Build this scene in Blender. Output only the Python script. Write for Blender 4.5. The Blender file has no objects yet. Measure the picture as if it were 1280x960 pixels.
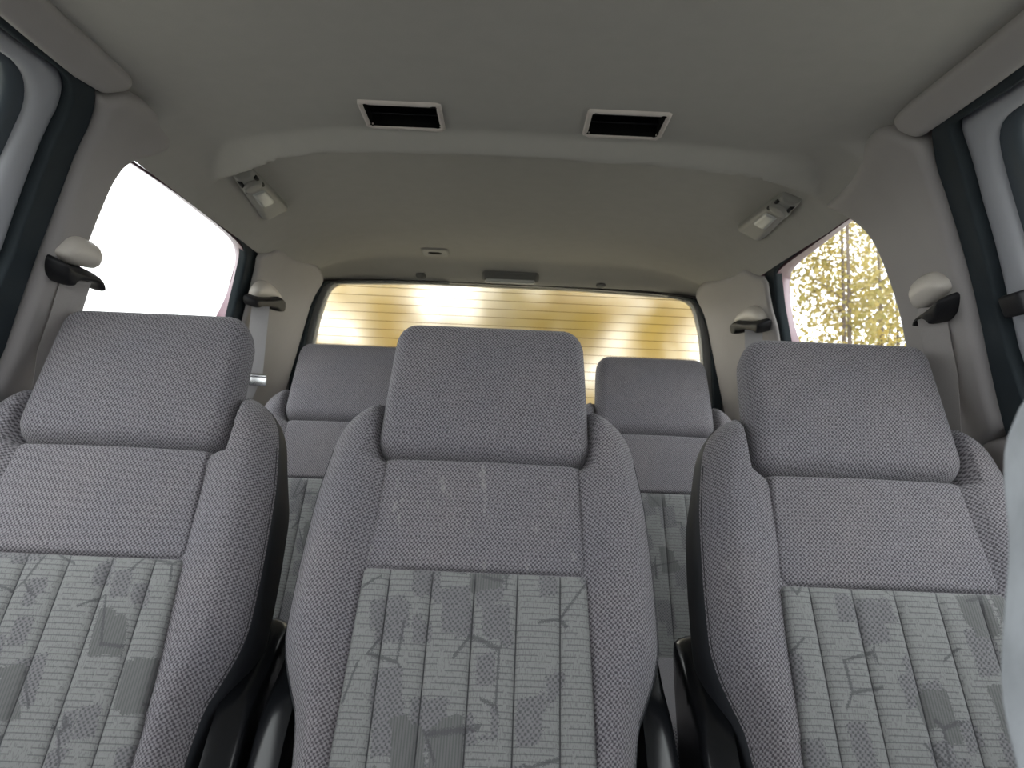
import bpy, bmesh, math, random
import numpy as np
from mathutils import Vector, Matrix
from mathutils.geometry import delaunay_2d_cdt

random.seed(7)
rng = np.random.default_rng(7)
C = bpy.context.scene.collection
sc = bpy.context.scene
PI = math.pi

# ------------------------------------------------------------------ camera
FPX = 960.0
VP = (635.0, 553.0)
RHO = math.radians(2.5)
EYE = np.array([0.0, 0.0, 1.0])
_d = np.array([(VP[0]-640)/FPX, -(VP[1]-480)/FPX, 1.0]); _d /= np.linalg.norm(_d)
_z = np.array([math.sin(RHO), math.cos(RHO), 0.0]); _z -= _d*_z.dot(_d); _z /= np.linalg.norm(_z)
_x = np.cross(_z, _d)
if _x[0] < 0: _x = -_x
MW = np.stack([_x, _d, _z])            # rows: van axes in camera axes (right, up, forward)

def ray(px, py):
    return MW @ np.array([(px-640)/FPX, -(py-480)/FPX, 1.0])

cam_data = bpy.data.cameras.new('camera')
cam_data.sensor_width = 36.0
cam_data.lens = 36.0*FPX/1280.0
cam_data.clip_start = 0.02
cam_data.dof.use_dof = True
cam_data.dof.focus_distance = 1.12
cam_data.dof.aperture_fstop = 9.0
cam = bpy.data.objects.new('camera', cam_data)
C.objects.link(cam)
right, up, fwd = MW[:, 0], MW[:, 1], MW[:, 2]
cam.matrix_world = Matrix(((right[0], up[0], -fwd[0], EYE[0]),
                           (right[1], up[1], -fwd[1], EYE[1]),
                           (right[2], up[2], -fwd[2], EYE[2]),
                           (0, 0, 0, 1)))
sc.camera = cam

# ------------------------------------------------------------------ van section (z measured from eye height)
XC = -0.015
def half(v, y):
    """half width of the cabin at height v (above the eye) and length y"""
    v = np.maximum(np.asarray(v, float), -.12); y = np.asarray(y, float)
    t = np.clip((y-1.9)/.45, 0, 1.2)
    k = np.maximum(0, v-.38)
    return .785-.37*v-2.8*k*k - t*t*(.085-.15*np.clip(v, -.1, .5))

STEP_X = np.array([-.75, -.60, -.55, -.48, -.42, -.31, -.155, .006, .17, .29, .407, .50, .59, .72])
STEP_Y = np.array([1.46, 1.45, 1.42, 1.365, 1.31, 1.272, 1.262, 1.260, 1.265, 1.278, 1.302, 1.355, 1.42, 1.46])
PROF_Y = np.array([1.25, 1.42, 1.75, 1.90, 2.10, 2.25, 2.28, 2.31, 2.34, 2.365, 2.50])
PROF_Z = np.array([.550, .556, .560, .558, .552, .546, .542, .525, .500, .488, .488])
def smooth(t):
    t = np.clip(t, 0, 1); return t*t*(3-2*t)
def ceil_z(x, y, rear_only=False):
    x = np.asarray(x, float); y = np.asarray(y, float)
    a = np.abs(x-XC)
    ys = np.interp(x, STEP_X, STEP_Y)
    wide = .052+.05*smooth((a-.38)/.15)
    front = .503-.027*smooth((y-(ys-wide))/wide)
    front = front - 3.0*np.maximum(0, a-.545)**2
    eb = smooth((y-1.155)/.05)
    front = front*(1-eb)+np.minimum(front, .503-.068*np.maximum(0, (a-.49)/.127)**2)*eb
    drop = np.interp(y, [1.8, 2.08, 2.18, 2.25, 2.31, 2.365], [.122, .117, .104, .088, .050, .014])
    rear = np.interp(y, PROF_Y, PROF_Z)-drop*np.minimum(1.3, (a/.616)**6)
    t = smooth((y-ys)/.018)
    if rear_only: return np.maximum(rear, .36)
    return front*(1-t)+np.maximum(rear, .36)*t

def _march(r, fun, lo=.05, hi=6.0):
    n = 240
    ts = np.linspace(lo, hi, n)
    prev = lo
    for t in ts:
        if fun(r*t):
            lo, hi = prev, t; break
        prev = t
    for _ in range(40):
        m = (lo+hi)/2
        if fun(r*m): hi = m
        else: lo = m
    return r*lo
def hit_side(px, py, off=0.0):
    r = ray(px, py); s = 1 if r[0] > 0 else -1
    return _march(r, lambda P: s*(P[0]-XC) > half(P[2], P[1])+off)
def hit_ceil(px, py, rear_only=False):
    r = ray(px, py)
    return _march(r, lambda P: P[2] > ceil_z(P[0], P[1], rear_only))
def hit_y(px, py, Y):
    r = ray(px, py); return r*(Y/r[1])
def side_poly(pts, off=0.0):
    return [tuple(hit_side(px, py, off)[1:3]) for px, py in pts]

# ------------------------------------------------------------------ mesh helpers
def link(name, mesh, mat=None, parent=None):
    o = bpy.data.objects.new(name, mesh); C.objects.link(o)
    if mat: mesh.materials.append(mat)
    if parent is not None: o.parent = parent
    return o
def tag(o, label=None, cat=None, group=None, kind=None):
    if label: o['label'] = label
    if cat: o['category'] = cat
    if group: o['group'] = group
    if kind: o['kind'] = kind
    return o
def empty(name, loc=(0, 0, 0), label=None, cat=None, group=None, kind=None, rot=(0, 0, 0)):
    o = bpy.data.objects.new(name, None); C.objects.link(o)
    o.location = loc; o.rotation_euler = rot
    return tag(o, label, cat, group, kind)
def finish(bm, name, mat, parent=None, angle=50, smooth_=True):
    bmesh.ops.recalc_face_normals(bm, faces=bm.faces)
    me = bpy.data.meshes.new(name); bm.to_mesh(me); bm.free()
    if smooth_:
        me.polygons.foreach_set('use_smooth', [True]*len(me.polygons))
        me.set_sharp_from_angle(angle=math.radians(angle))
    return link(name, me, mat, parent)

def chaikin(p, n=2, closed=True):
    p = [np.array(q, float) for q in p]
    for _ in range(n):
        out = []
        m = len(p)
        if not closed: out.append(p[0])
        for i in range(m if closed else m-1):
            a, b = p[i], p[(i+1) % m]
            out += [a*.75+b*.25, a*.25+b*.75]
        if not closed: out.append(p[-1])
        p = out
    return p
def resample(p, h, closed=True):
    p = np.array(p, float)
    q = np.vstack([p, p[:1]]) if closed else p
    d = np.linalg.norm(np.diff(q, axis=0), axis=1)
    keep = np.concatenate([[True], d > 1e-7]); q = q[keep]
    d = np.linalg.norm(np.diff(q, axis=0), axis=1)
    s = np.concatenate([[0], np.cumsum(d)])
    n = max(4, int(round(s[-1]/h)))
    t = np.linspace(0, s[-1], n, endpoint=not closed)
    return np.stack([np.interp(t, s, q[:, i]) for i in range(q.shape[1])], 1)
def area2(p):
    return .5*np.sum(p[:, 0]*np.roll(p[:, 1], -1)-np.roll(p[:, 0], -1)*p[:, 1])
def inside(P, poly):
    x, y = P[:, 0], P[:, 1]; r = np.zeros(len(P), bool)
    a = poly; b = np.roll(poly, -1, 0)
    for (x1, y1), (x2, y2) in zip(a, b):
        if y1 == y2: continue
        c = ((y1 > y) != (y2 > y)) & (x < (x2-x1)*(y-y1)/(y2-y1)+x1)
        r ^= c
    return r
def bdist(P, polys, normals=False):
    best = np.full(len(P), 1e9); nrm = np.zeros((len(P), 2))
    for k, poly in enumerate(polys):
        a = poly; b = np.roll(poly, -1, 0); sg = (1 if area2(poly) > 0 else -1)*(-1 if k else 1)
        for p, q in zip(a, b):
            e = q-p; L = e.dot(e)+1e-15
            t = np.clip(((P-p)@e)/L, 0, 1)
            d = np.hypot(*(P-p-t[:, None]*e).T)
            m = d < best
            best[m] = d[m]; nrm[m] = np.array([e[1], -e[0]])*sg/math.sqrt(L)
    return (best, nrm) if normals else best

def pad(name, poly, mapf, mat, parent=None, holes=(), h=.02, edge=.008, thick=.006, back=.004,
        hfun=None, round_=1, rings=(.12, .4, .75, 1.0), pts=None, hb=None, backfun=None, angle=50, back_slot=0):
    """a closed upholstered panel: a 2-D outline with holes, its rim rounded over 'edge', mapped into space by mapf(u, v, height)"""
    outs = [np.array(poly, float)]+[np.array(q, float) for q in holes]
    if round_: outs = [np.array(chaikin(q, round_)) for q in outs]
    hb = hb or h
    if round_: bs = [resample(q, hb) for q in outs]
    else:                                        # sharp outlines keep their corners
        bs = []
        for q in outs:
            seg = []
            for p0, p1 in zip(q, np.roll(q, -1, 0)):
                k = max(1, int(round(np.linalg.norm(p1-p0)/hb)))
                seg += [p0+(p1-p0)*i/k for i in range(k)]
            bs.append(np.array(seg))
    allp = [np.vstack(bs)]
    for k, b in enumerate(bs):
        s = 1 if area2(b) > 0 else -1
        if k: s = -s
        tn = np.roll(b, -1, 0)-np.roll(b, 1, 0)
        nn = np.stack([-tn[:, 1], tn[:, 0]], 1)*s
        nn /= np.linalg.norm(nn, axis=1)[:, None]+1e-12
        for r in rings:
            q = b+nn*edge*r
            ok = inside(q, bs[0])
            for hb_ in bs[1:]: ok &= ~inside(q, hb_)
            q = q[ok]
            if len(q):
                dq = bdist(q, bs)
                q = q[dq > edge*r*.93]
                if len(q): allp.append(q)
    mn, mx = bs[0].min(0), bs[0].max(0)
    if pts is None:
        gx = np.arange(mn[0], mx[0], h); gy = np.arange(mn[1], mx[1], h)
        G = np.stack(np.meshgrid(gx, gy), -1).reshape(-1, 2)
    else: G = np.array(pts)
    ok = inside(G, bs[0])
    for hb_ in bs[1:]: ok &= ~inside(G, hb_)
    G = G[ok]
    if len(G):
        dg = bdist(G, bs); G = G[dg > edge+.35*h] if edge > 0 else G[dg > .35*h]
        allp.append(G)
    P = np.vstack(allp)
    edges = []; o = 0
    for b in bs:
        n = len(b); edges += [(o+i, o+(i+1) % n) for i in range(n)]; o += n
    nb = o
    rv, re, rf, ov, oe, of = delaunay_2d_cdt([Vector(p) for p in P], edges, [], 0, 1e-7)
    V = np.array([tuple(v) for v in rv])
    T = np.array([f for f in rf if len(f) == 3])
    cen = V[T].mean(1)
    ok = inside(cen, bs[0])
    for hb_ in bs[1:]: ok &= ~inside(cen, hb_)
    T = T[ok]
    D, NR = bdist(V, bs, True); D[D < 1e-6] = 0
    t = np.clip(D/edge, 0, 1) if edge > 0 else np.ones(len(D))
    H = thick*np.sqrt(np.maximum(0, 1-(1-t)**2))
    if hfun is not None: H = H+hfun(V[:, 0], V[:, 1], D)
    UV = V.copy()                                   # cloth coordinates: unrolled over the rounded rim
    if edge > 0:
        tt = np.linspace(0, 1, 200); hh = thick*np.sqrt(np.maximum(0, 1-(1-tt)**2))
        al = np.concatenate([[0], np.cumsum(np.hypot(np.diff(tt)*edge, np.diff(hh)))])
        ext = (al[-1]-np.interp(t, tt, al))-edge*(1-t)
        UV = V+NR*ext[:, None]
    F = mapf(V[:, 0], V[:, 1], H)
    if backfun is not None: Hb = backfun(V[:, 0], V[:, 1], D)
    else: Hb = np.full(len(D), -back)
    B = mapf(V[:, 0], V[:, 1], Hb)
    bm = bmesh.new()
    fv = [bm.verts.new(p) for p in F]; bv = [bm.verts.new(p) for p in B]
    cnt = {}
    ul = bm.loops.layers.uv.new('UVMap')
    def setuv(f, ids):
        for lp_, i in zip(f.loops, ids): lp_[ul].uv = UV[i]
    for a, b, c in T:
        f = bm.faces.new((fv[a], fv[b], fv[c])); setuv(f, (a, b, c))
        if back_slot and D[[a, b, c]].mean() < back_slot: f.material_index = 1
        f = bm.faces.new((bv[c], bv[b], bv[a])); setuv(f, (c, b, a))
        if back_slot: f.material_index = 1
        for e in ((a, b), (b, c), (c, a)):
            k = (min(e), max(e)); cnt[k] = cnt.get(k, [])+[e]
    for k, es in cnt.items():
        if len(es) == 1:
            a, b = es[0]
            try:
                f = bm.faces.new((fv[b], fv[a], bv[a], bv[b])); setuv(f, (b, a, a, b))
                if back_slot: f.material_index = 1
            except ValueError: pass
    loose = [v for v in bm.verts if not v.link_faces]
    for v in loose: bm.verts.remove(v)
    return finish(bm, name, mat, parent, angle)

def side_map(s, off=0.0):
    def f(u, v, h):
        e = 1e-4
        hv = half(v, u)
        dy = (half(v, u+e)-hv)/e; dz = (half(v+e, u)-hv)/e
        n = np.stack([np.full(len(u), float(s)), -dy, -dz], 1)
        n /= np.linalg.norm(n, axis=1)[:, None]
        p = np.stack([XC+s*hv, u, 1+v], 1)
        return p+n*(off-h)[:, None] if np.ndim(h) else p+n*(off-h)
    return f
def plane_y(Y, sl=0.0):
    """outline in (x, v): faces the front of the van; leans back downwards by sl"""
    def f(u, v, h):
        return np.stack([u, Y+sl*(.47-v)-h, 1+v], 1)
    return f
def ceil_map(off=0.0):
    def f(u, v, h):
        return np.stack([u, v, 1+ceil_z(u, v)+off-h], 1)
    return f

def tube(bm, pts, rad, n=8, cap=True):
    pts = [Vector(p) for p in pts]
    rad = [rad]*len(pts) if np.isscalar(rad) else rad
    prev = None; rings = []
    for i, p in enumerate(pts):
        t = (pts[min(i+1, len(pts)-1)]-pts[max(i-1, 0)]).normalized()
        if prev is None:
            a = t.orthogonal().normalized()
        else:
            a = (prev-t*prev.dot(t))
            a = a.normalized() if a.length > 1e-6 else t.orthogonal().normalized()
        prev = a; b = t.cross(a)
        rings.append([bm.verts.new(p+(a*math.cos(2*PI*k/n)+b*math.sin(2*PI*k/n))*rad[i]) for k in range(n)])
    for r0, r1 in zip(rings, rings[1:]):
        for k in range(n):
            bm.faces.new((r0[k], r0[(k+1) % n], r1[(k+1) % n], r1[k]))
    if cap:
        bm.faces.new(rings[0][::-1]); bm.faces.new(rings[-1])
def box(bm, lo, hi, M=None, bev=0.0, seg=2):
    b2 = bmesh.new()
    bmesh.ops.create_cube(b2, size=1.0)
    for v in b2.verts:
        v.co = Vector([(lo[i]+hi[i])/2+v.co[i]*(hi[i]-lo[i]) for i in range(3)])
    if bev: bmesh.ops.bevel(b2, geom=list(b2.edges), offset=bev, segments=seg, affect='EDGES', profile=.5)
    if M is not None: bmesh.ops.transform(b2, matrix=M, verts=b2.verts)
    me = bpy.data.meshes.new('tmp'); b2.to_mesh(me); b2.free()
    bm.from_mesh(me); bpy.data.meshes.remove(me)
def ribbon(bm, pts, wdir, w, th=.0014):
    """flat webbing through pts; wdir one width direction per point"""
    pts = [Vector(p) for p in pts]; wd = [Vector(d).normalized() for d in wdir]
    rings = []
    for i, p in enumerate(pts):
        t = (pts[min(i+1, len(pts)-1)]-pts[max(i-1, 0)]).normalized()
        d = (wd[i]-t*wd[i].dot(t)).normalized(); n = t.cross(d)
        rings.append([bm.verts.new(p+d*a*w/2+n*b*th/2) for a, b in ((-1, -1), (1, -1), (1, 1), (-1, 1))])
    for r0, r1 in zip(rings, rings[1:]):
        for k in range(4): bm.faces.new((r0[k], r0[(k+1) % 4], r1[(k+1) % 4], r1[k]))
    bm.faces.new(rings[0][::-1]); bm.faces.new(rings[-1])
def rrect(x0, y0, x1, y1, r, n=5):
    out = []
    for cx, cy, a in ((x1-r, y1-r, 0), (x0+r, y1-r, 90), (x0+r, y0+r, 180), (x1-r, y0+r, 270)):
        for k in range(n+1):
            t = math.radians(a+90*k/n); out.append((cx+r*math.cos(t), cy+r*math.sin(t)))
    return out

# ------------------------------------------------------------------ materials
def mat_new(name):
    m = bpy.data.materials.new(name); m.use_nodes = True
    nt = m.node_tree; nt.nodes.clear()
    out = nt.nodes.new('ShaderNodeOutputMaterial')
    return m, nt, out
def N(nt, t, **kw):
    n = nt.nodes.new(t)
    for k, v in kw.items():
        if k in n.inputs: n.inputs[k].default_value = v
        else: setattr(n, k, v)
    return n
def math_(nt, op, a, b=None, c=None):
    n = nt.nodes.new('ShaderNodeMath'); n.operation = op
    for i, q in enumerate((a, b, c)):
        if q is None: continue
        if isinstance(q, (int, float)): n.inputs[i].default_value = q
        else: nt.links.new(q, n.inputs[i])
    return n.outputs[0]
def mixc(nt, f, a, b):
    n = nt.nodes.new('ShaderNodeMix'); n.data_type = 'RGBA'
    for k, q in ((0, f), (6, a), (7, b)):
        if isinstance(q, (int, float)): n.inputs[k].default_value = q
        elif isinstance(q, tuple): n.inputs[k].default_value = (*q, 1) if len(q) == 3 else q
        else: nt.links.new(q, n.inputs[k])
    return n.outputs[2]
def plain(name, col, rough=.6, spec=.3, noise=.08, nscale=60, bump=0.0, bscale=400, metallic=0.0, coat=0.0):
    m, nt, out = mat_new(name)
    b = N(nt, 'ShaderNodeBsdfPrincipled', Roughness=rough, Metallic=metallic)
    b.inputs['Specular IOR Level'].default_value = spec
    b.inputs['Coat Weight'].default_value = coat
    tc = N(nt, 'ShaderNodeTexCoord')
    no = N(nt, 'ShaderNodeTexNoise', Scale=nscale, Detail=3.0)
    nt.links.new(tc.outputs['Object'], no.inputs['Vector'])
    lo = tuple(c*(1-noise) for c in col); hi = tuple(min(1, c*(1+noise)) for c in col)
    nt.links.new(mixc(nt, no.outputs[0], lo, hi), b.inputs['Base Color'])
    if bump:
        n2 = N(nt, 'ShaderNodeTexNoise', Scale=bscale, Detail=2.0)
        nt.links.new(tc.outputs['Object'], n2.inputs['Vector'])
        bp = N(nt, 'ShaderNodeBump', Strength=bump, Distance=.001)
        nt.links.new(n2.outputs[0], bp.inputs['Height'])
        nt.links.new(bp.outputs[0], b.inputs['Normal'])
    nt.links.new(b.outputs[0], out.inputs[0])
    return m

def weave_nodes(nt, pitch):
    """a knit of slanting dashes in the seat's own x-z plane; returns (height 0..1, u, w)"""
    tc = N(nt, 'ShaderNodeTexCoord')
    sp = N(nt, 'ShaderNodeSeparateXYZ'); nt.links.new(tc.outputs['UV'], sp.inputs[0])
    u = sp.outputs[0]; w = sp.outputs[1]
    wob = N(nt, 'ShaderNodeTexNoise', Scale=150.0, Detail=2.0); nt.links.new(tc.outputs['UV'], wob.inputs['Vector'])
    sw = N(nt, 'ShaderNodeSeparateColor'); nt.links.new(wob.outputs['Color'], sw.inputs[0])
    d1 = math_(nt, 'MULTIPLY', math_(nt, 'SUBTRACT', sw.outputs[0], .5), .0044)
    d2 = math_(nt, 'MULTIPLY', math_(nt, 'SUBTRACT', sw.outputs[1], .5), .0044)
    uu = math_(nt, 'ADD', math_(nt, 'ADD', u, math_(nt, 'MULTIPLY', w, -.12)), d1)
    a = math_(nt, 'SINE', math_(nt, 'MULTIPLY', uu, 2*PI/pitch))
    b = math_(nt, 'SINE', math_(nt, 'MULTIPLY', math_(nt, 'ADD', w, d2), 2*PI/(pitch*1.12)))
    h = math_(nt, 'ADD', math_(nt, 'MULTIPLY', math_(nt, 'MULTIPLY', a, b), .5), .5)
    return tc, h, u, w
def scuffs(nt, tc, scale=26.0, lo=.69, hi=.76):
    mp = N(nt, 'ShaderNodeMapping'); mp.inputs['Scale'].default_value = (1.0, .4, .45); mp.inputs['Rotation'].default_value = (0, .6, 0)
    nt.links.new(tc.outputs['Object'], mp.inputs[0])
    n = N(nt, 'ShaderNodeTexNoise', Scale=scale, Detail=6.0, Roughness=.65); nt.links.new(mp.outputs[0], n.inputs['Vector'])
    r = N(nt, 'ShaderNodeMapRange'); r.inputs[1].default_value = lo; r.inputs[2].default_value = hi
    nt.links.new(n.outputs[0], r.inputs[0]); return r.outputs[0]
def fabric(name, dark, light, pitch=.0054, lint=.5, lo=.69, hi=.76, sc=26.0):
    m, nt, out = mat_new(name)
    tc, h, u, w = weave_nodes(nt, pitch)
    r = N(nt, 'ShaderNodeMapRange', interpolation_type='SMOOTHSTEP'); r.inputs[1].default_value = .15; r.inputs[2].default_value = .80
    nt.links.new(h, r.inputs[0])
    fine = N(nt, 'ShaderNodeTexNoise', Scale=900.0, Detail=2.0); nt.links.new(tc.outputs['Object'], fine.inputs['Vector'])
    big = N(nt, 'ShaderNodeTexNoise', Scale=9.0, Detail=3.0); nt.links.new(tc.outputs['Object'], big.inputs['Vector'])
    f = math_(nt, 'ADD', r.outputs[0], math_(nt, 'MULTIPLY', math_(nt, 'SUBTRACT', fine.outputs[0], .5), 1.2))
    col = mixc(nt, f, dark, light)
    warm = mixc(nt, big.outputs[0], (.86, .88, .95), (1.10, 1.05, 1.03))
    mul = nt.nodes.new('ShaderNodeMix'); mul.data_type = 'RGBA'; mul.blend_type = 'MULTIPLY'; mul.inputs[0].default_value = 1
    nt.links.new(col, mul.inputs[6]); nt.links.new(warm, mul.inputs[7])
    sc_ = math_(nt, 'MULTIPLY', scuffs(nt, tc, sc, lo, hi), lint)
    col2 = mixc(nt, sc_, mul.outputs[2], (.50, .49, .47))
    b = N(nt, 'ShaderNodeBsdfPrincipled', Roughness=.95)
    b.inputs['Specular IOR Level'].default_value = .1
    b.inputs['Sheen Weight'].default_value = .25; b.inputs['Sheen Roughness'].default_value = .5
    nt.links.new(col2, b.inputs['Base Color'])
    bp = N(nt, 'ShaderNodeBump', Strength=.65, Distance=.0014)
    nt.links.new(math_(nt, 'ADD', h, math_(nt, 'MULTIPLY', fine.outputs[0], .25)), bp.inputs['Height'])
    nt.links.new(bp.outputs[0], b.inputs['Normal'])
    nt.links.new(b.outputs[0], out.inputs[0])
    return m
def ribbed(name, base, dark, patch):
    """light corded cloth with fine cross lines, woven dark patches and wandering scribbles"""
    m, nt, out = mat_new(name)
    tc, h, u, w = weave_nodes(nt, .0062)
    info = N(nt, 'ShaderNodeObjectInfo')
    off = N(nt, 'ShaderNodeCombineXYZ')
    nt.links.new(math_(nt, 'MULTIPLY', info.outputs['Random'], 7.3), off.inputs[0])
    nt.links.new(math_(nt, 'MULTIPLY', info.outputs['Random'], 3.1), off.inputs[2])
    va = nt.nodes.new('ShaderNodeVectorMath'); va.operation = 'ADD'
    nt.links.new(tc.outputs['Object'], va.inputs[0]); nt.links.new(off.outputs[0], va.inputs[1])
    P = va.outputs[0]
    # cross lines
    lin = math_(nt, 'FRACT', math_(nt, 'DIVIDE', w, .0074))
    line = math_(nt, 'LESS_THAN', lin, .20)
    brk = N(nt, 'ShaderNodeTexNoise', Scale=55.0, Detail=2.0); nt.links.new(P, brk.inputs['Vector'])
    line = math_(nt, 'MULTIPLY', line, math_(nt, 'MULTIPLY', math_(nt, 'GREATER_THAN', brk.outputs[0], .40), .55))
    # blocky patches
    def patches(scale, thr, seedoff):
        mp = N(nt, 'ShaderNodeMapping'); mp.inputs['Scale'].default_value = (1.25, .0, .8); mp.inputs['Location'].default_value = (seedoff, 0, seedoff*.7); mp.inputs['Rotation'].default_value = (0, .12, 0)
        jn = N(nt, 'ShaderNodeTexNoise', Scale=420.0, Detail=1.0); nt.links.new(tc.outputs['Object'], jn.inputs['Vector'])
        js = nt.nodes.new('ShaderNodeVectorMath'); js.operation = 'MULTIPLY_ADD'
        nt.links.new(jn.outputs['Color'], js.inputs[0]); js.inputs[1].default_value = (.010, 0, .010); nt.links.new(P, js.inputs[2])
        nt.links.new(js.outputs[0], mp.inputs[0])
        vo = N(nt, 'ShaderNodeTexVoronoi', distance='CHEBYCHEV', Scale=scale, Randomness=.75)
        nt.links.new(mp.outputs[0], vo.inputs['Vector'])
        s2 = N(nt, 'ShaderNodeSeparateColor'); nt.links.new(vo.outputs['Color'], s2.inputs[0])
        on = math_(nt, 'GREATER_THAN', s2.outputs[0], thr)
        return math_(nt, 'MULTIPLY', on, math_(nt, 'LESS_THAN', vo.outputs['Distance'], .44))
    p1 = patches(19.0, .66, 0.0); p2 = patches(30.0, .80, 4.0); p3 = patches(17.0, .75, 9.0)
    wv = N(nt, 'ShaderNodeMapRange'); wv.inputs[1].default_value = .2; wv.inputs[2].default_value = .6; nt.links.new(h, wv.inputs[0])
    fine = N(nt, 'ShaderNodeTexNoise', Scale=800.0, Detail=2.0); nt.links.new(tc.outputs['Object'], fine.inputs['Vector'])
    # scribbles: thin contour of two noises
    def scrib(scale, lv, wd):
        n = N(nt, 'ShaderNodeTexNoise', Scale=scale, Detail=1.2); nt.links.new(P, n.inputs['Vector'])
        d = math_(nt, 'ABSOLUTE', math_(nt, 'SUBTRACT', n.outputs[0], lv))
        return math_(nt, 'LESS_THAN', d, wd)
    mpz = N(nt, 'ShaderNodeMapping'); mpz.inputs['Scale'].default_value = (1.0, 0, .8); nt.links.new(P, mpz.inputs[0])
    ve = N(nt, 'ShaderNodeTexVoronoi', feature='DISTANCE_TO_EDGE', Scale=15.0, Randomness=1.0); nt.links.new(mpz.outputs[0], ve.inputs['Vector'])
    s1 = math_(nt, 'LESS_THAN', math_(nt, 'ADD', ve.outputs['Distance'], math_(nt, 'MULTIPLY', math_(nt, 'SUBTRACT', fine.outputs[0], .5), .09)), .020)
    gate = N(nt, 'ShaderNodeTexNoise', Scale=13.0, Detail=0.0); nt.links.new(P, gate.inputs['Vector'])
    s1 = math_(nt, 'MULTIPLY', s1, math_(nt, 'GREATER_THAN', gate.outputs[0], .55))
    c0 = mixc(nt, math_(nt, 'MULTIPLY', fine.outputs[0], .5), base, tuple(c*.8 for c in base))
    mv = N(nt, 'ShaderNodeMapping'); mv.inputs['Scale'].default_value = (700, 1, 160); nt.links.new(tc.outputs['Object'], mv.inputs[0])
    vt = N(nt, 'ShaderNodeTexNoise', Scale=1.0, Detail=1.0); nt.links.new(mv.outputs[0], vt.inputs['Vector'])
    c0 = mixc(nt, math_(nt, 'MULTIPLY', math_(nt, 'GREATER_THAN', vt.outputs[0], .57), .35), c0, dark)
    c1 = mixc(nt, line, c0, dark)
    wcol = mixc(nt, wv.outputs[0], dark, patch)
    c2 = mixc(nt, math_(nt, 'MULTIPLY', math_(nt, 'MAXIMUM', p1, p2), .85), c1, wcol)
    vl = math_(nt, 'MULTIPLY', math_(nt, 'LESS_THAN', math_(nt, 'FRACT', math_(nt, 'DIVIDE', u, .0035)), .4), .5)
    c2 = mixc(nt, p3, c2, mixc(nt, vl, tuple(c*.62 for c in base), dark))
    seam = math_(nt, 'LESS_THAN', math_(nt, 'ABSOLUTE', math_(nt, 'SUBTRACT', math_(nt, 'FRACT', math_(nt, 'ADD', math_(nt, 'DIVIDE', u, .0553), .5)), .5)), .016)
    c3 = mixc(nt, math_(nt, 'MAXIMUM', math_(nt, 'MULTIPLY', s1, .75), math_(nt, 'MULTIPLY', seam, .9)), c2, dark)
    b = N(nt, 'ShaderNodeBsdfPrincipled', Roughness=.95)
    b.inputs['Specular IOR Level'].default_value = .1
    b.inputs['Sheen Weight'].default_value = .2
    nt.links.new(c3, b.inputs['Base Color'])
    hh = math_(nt, 'ADD', math_(nt, 'SUBTRACT', math_(nt, 'MULTIPLY', math_(nt, 'MULTIPLY', h, math_(nt, 'MAXIMUM', p1, p2)), .8), line), math_(nt, 'MULTIPLY', fine.outputs[0], .3))
    bp = N(nt, 'ShaderNodeBump', Strength=.5, Distance=.0012); nt.links.new(hh, bp.inputs['Height'])
    nt.links.new(bp.outputs[0], b.inputs['Normal']); nt.links.new(b.outputs[0], out.inputs[0])
    return m
def pane_mat(name, tint, gloss=.05, frost=0.0, rough=.3, ior=1.1, streak=False):
    m, nt, out = mat_new(name)
    tr = N(nt, 'ShaderNodeBsdfTransparent'); tr.inputs[0].default_value = (*tint, 1)
    gl = N(nt, 'ShaderNodeBsdfGlossy', Roughness=.02)
    top = tr.outputs[0]
    if frost:
        rf = N(nt, 'ShaderNodeBsdfRefraction', Roughness=rough, IOR=ior); rf.inputs[0].default_value = (*tint, 1)
        mx0 = N(nt, 'ShaderNodeMixShader'); mx0.inputs[0].default_value = frost
        nt.links.new(tr.outputs[0], mx0.inputs[1]); nt.links.new(rf.outputs[0], mx0.inputs[2]); top = mx0.outputs[0]
    mx = N(nt, 'ShaderNodeMixShader'); mx.inputs[0].default_value = gloss
    nt.links.new(top, mx.inputs[1]); nt.links.new(gl.outputs[0], mx.inputs[2])
    nt.links.new(mx.outputs[0], out.inputs[0])
    return m
def leaf_mat(name, c1, c2, c3):
    m, nt, out = mat_new(name)
    g = N(nt, 'ShaderNodeNewGeometry')
    r = N(nt, 'ShaderNodeValToRGB'); r.color_ramp.elements[0].color = (*c1, 1); r.color_ramp.elements[1].color = (*c3, 1)
    e = r.color_ramp.elements.new(.5); e.color = (*c2, 1)
    nt.links.new(g.outputs['Random Per Island'], r.inputs[0])
    d = N(nt, 'ShaderNodeBsdfDiffuse'); t = N(nt, 'ShaderNodeBsdfTranslucent')
    nt.links.new(r.outputs[0], d.inputs[0]); nt.links.new(r.outputs[0], t.inputs[0])
    mx = N(nt, 'ShaderNodeMixShader'); mx.inputs[0].default_value = .5
    nt.links.new(d.outputs[0], mx.inputs[1]); nt.links.new(t.outputs[0], mx.inputs[2])
    nt.links.new(mx.outputs[0], out.inputs[0])
    return m

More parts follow.
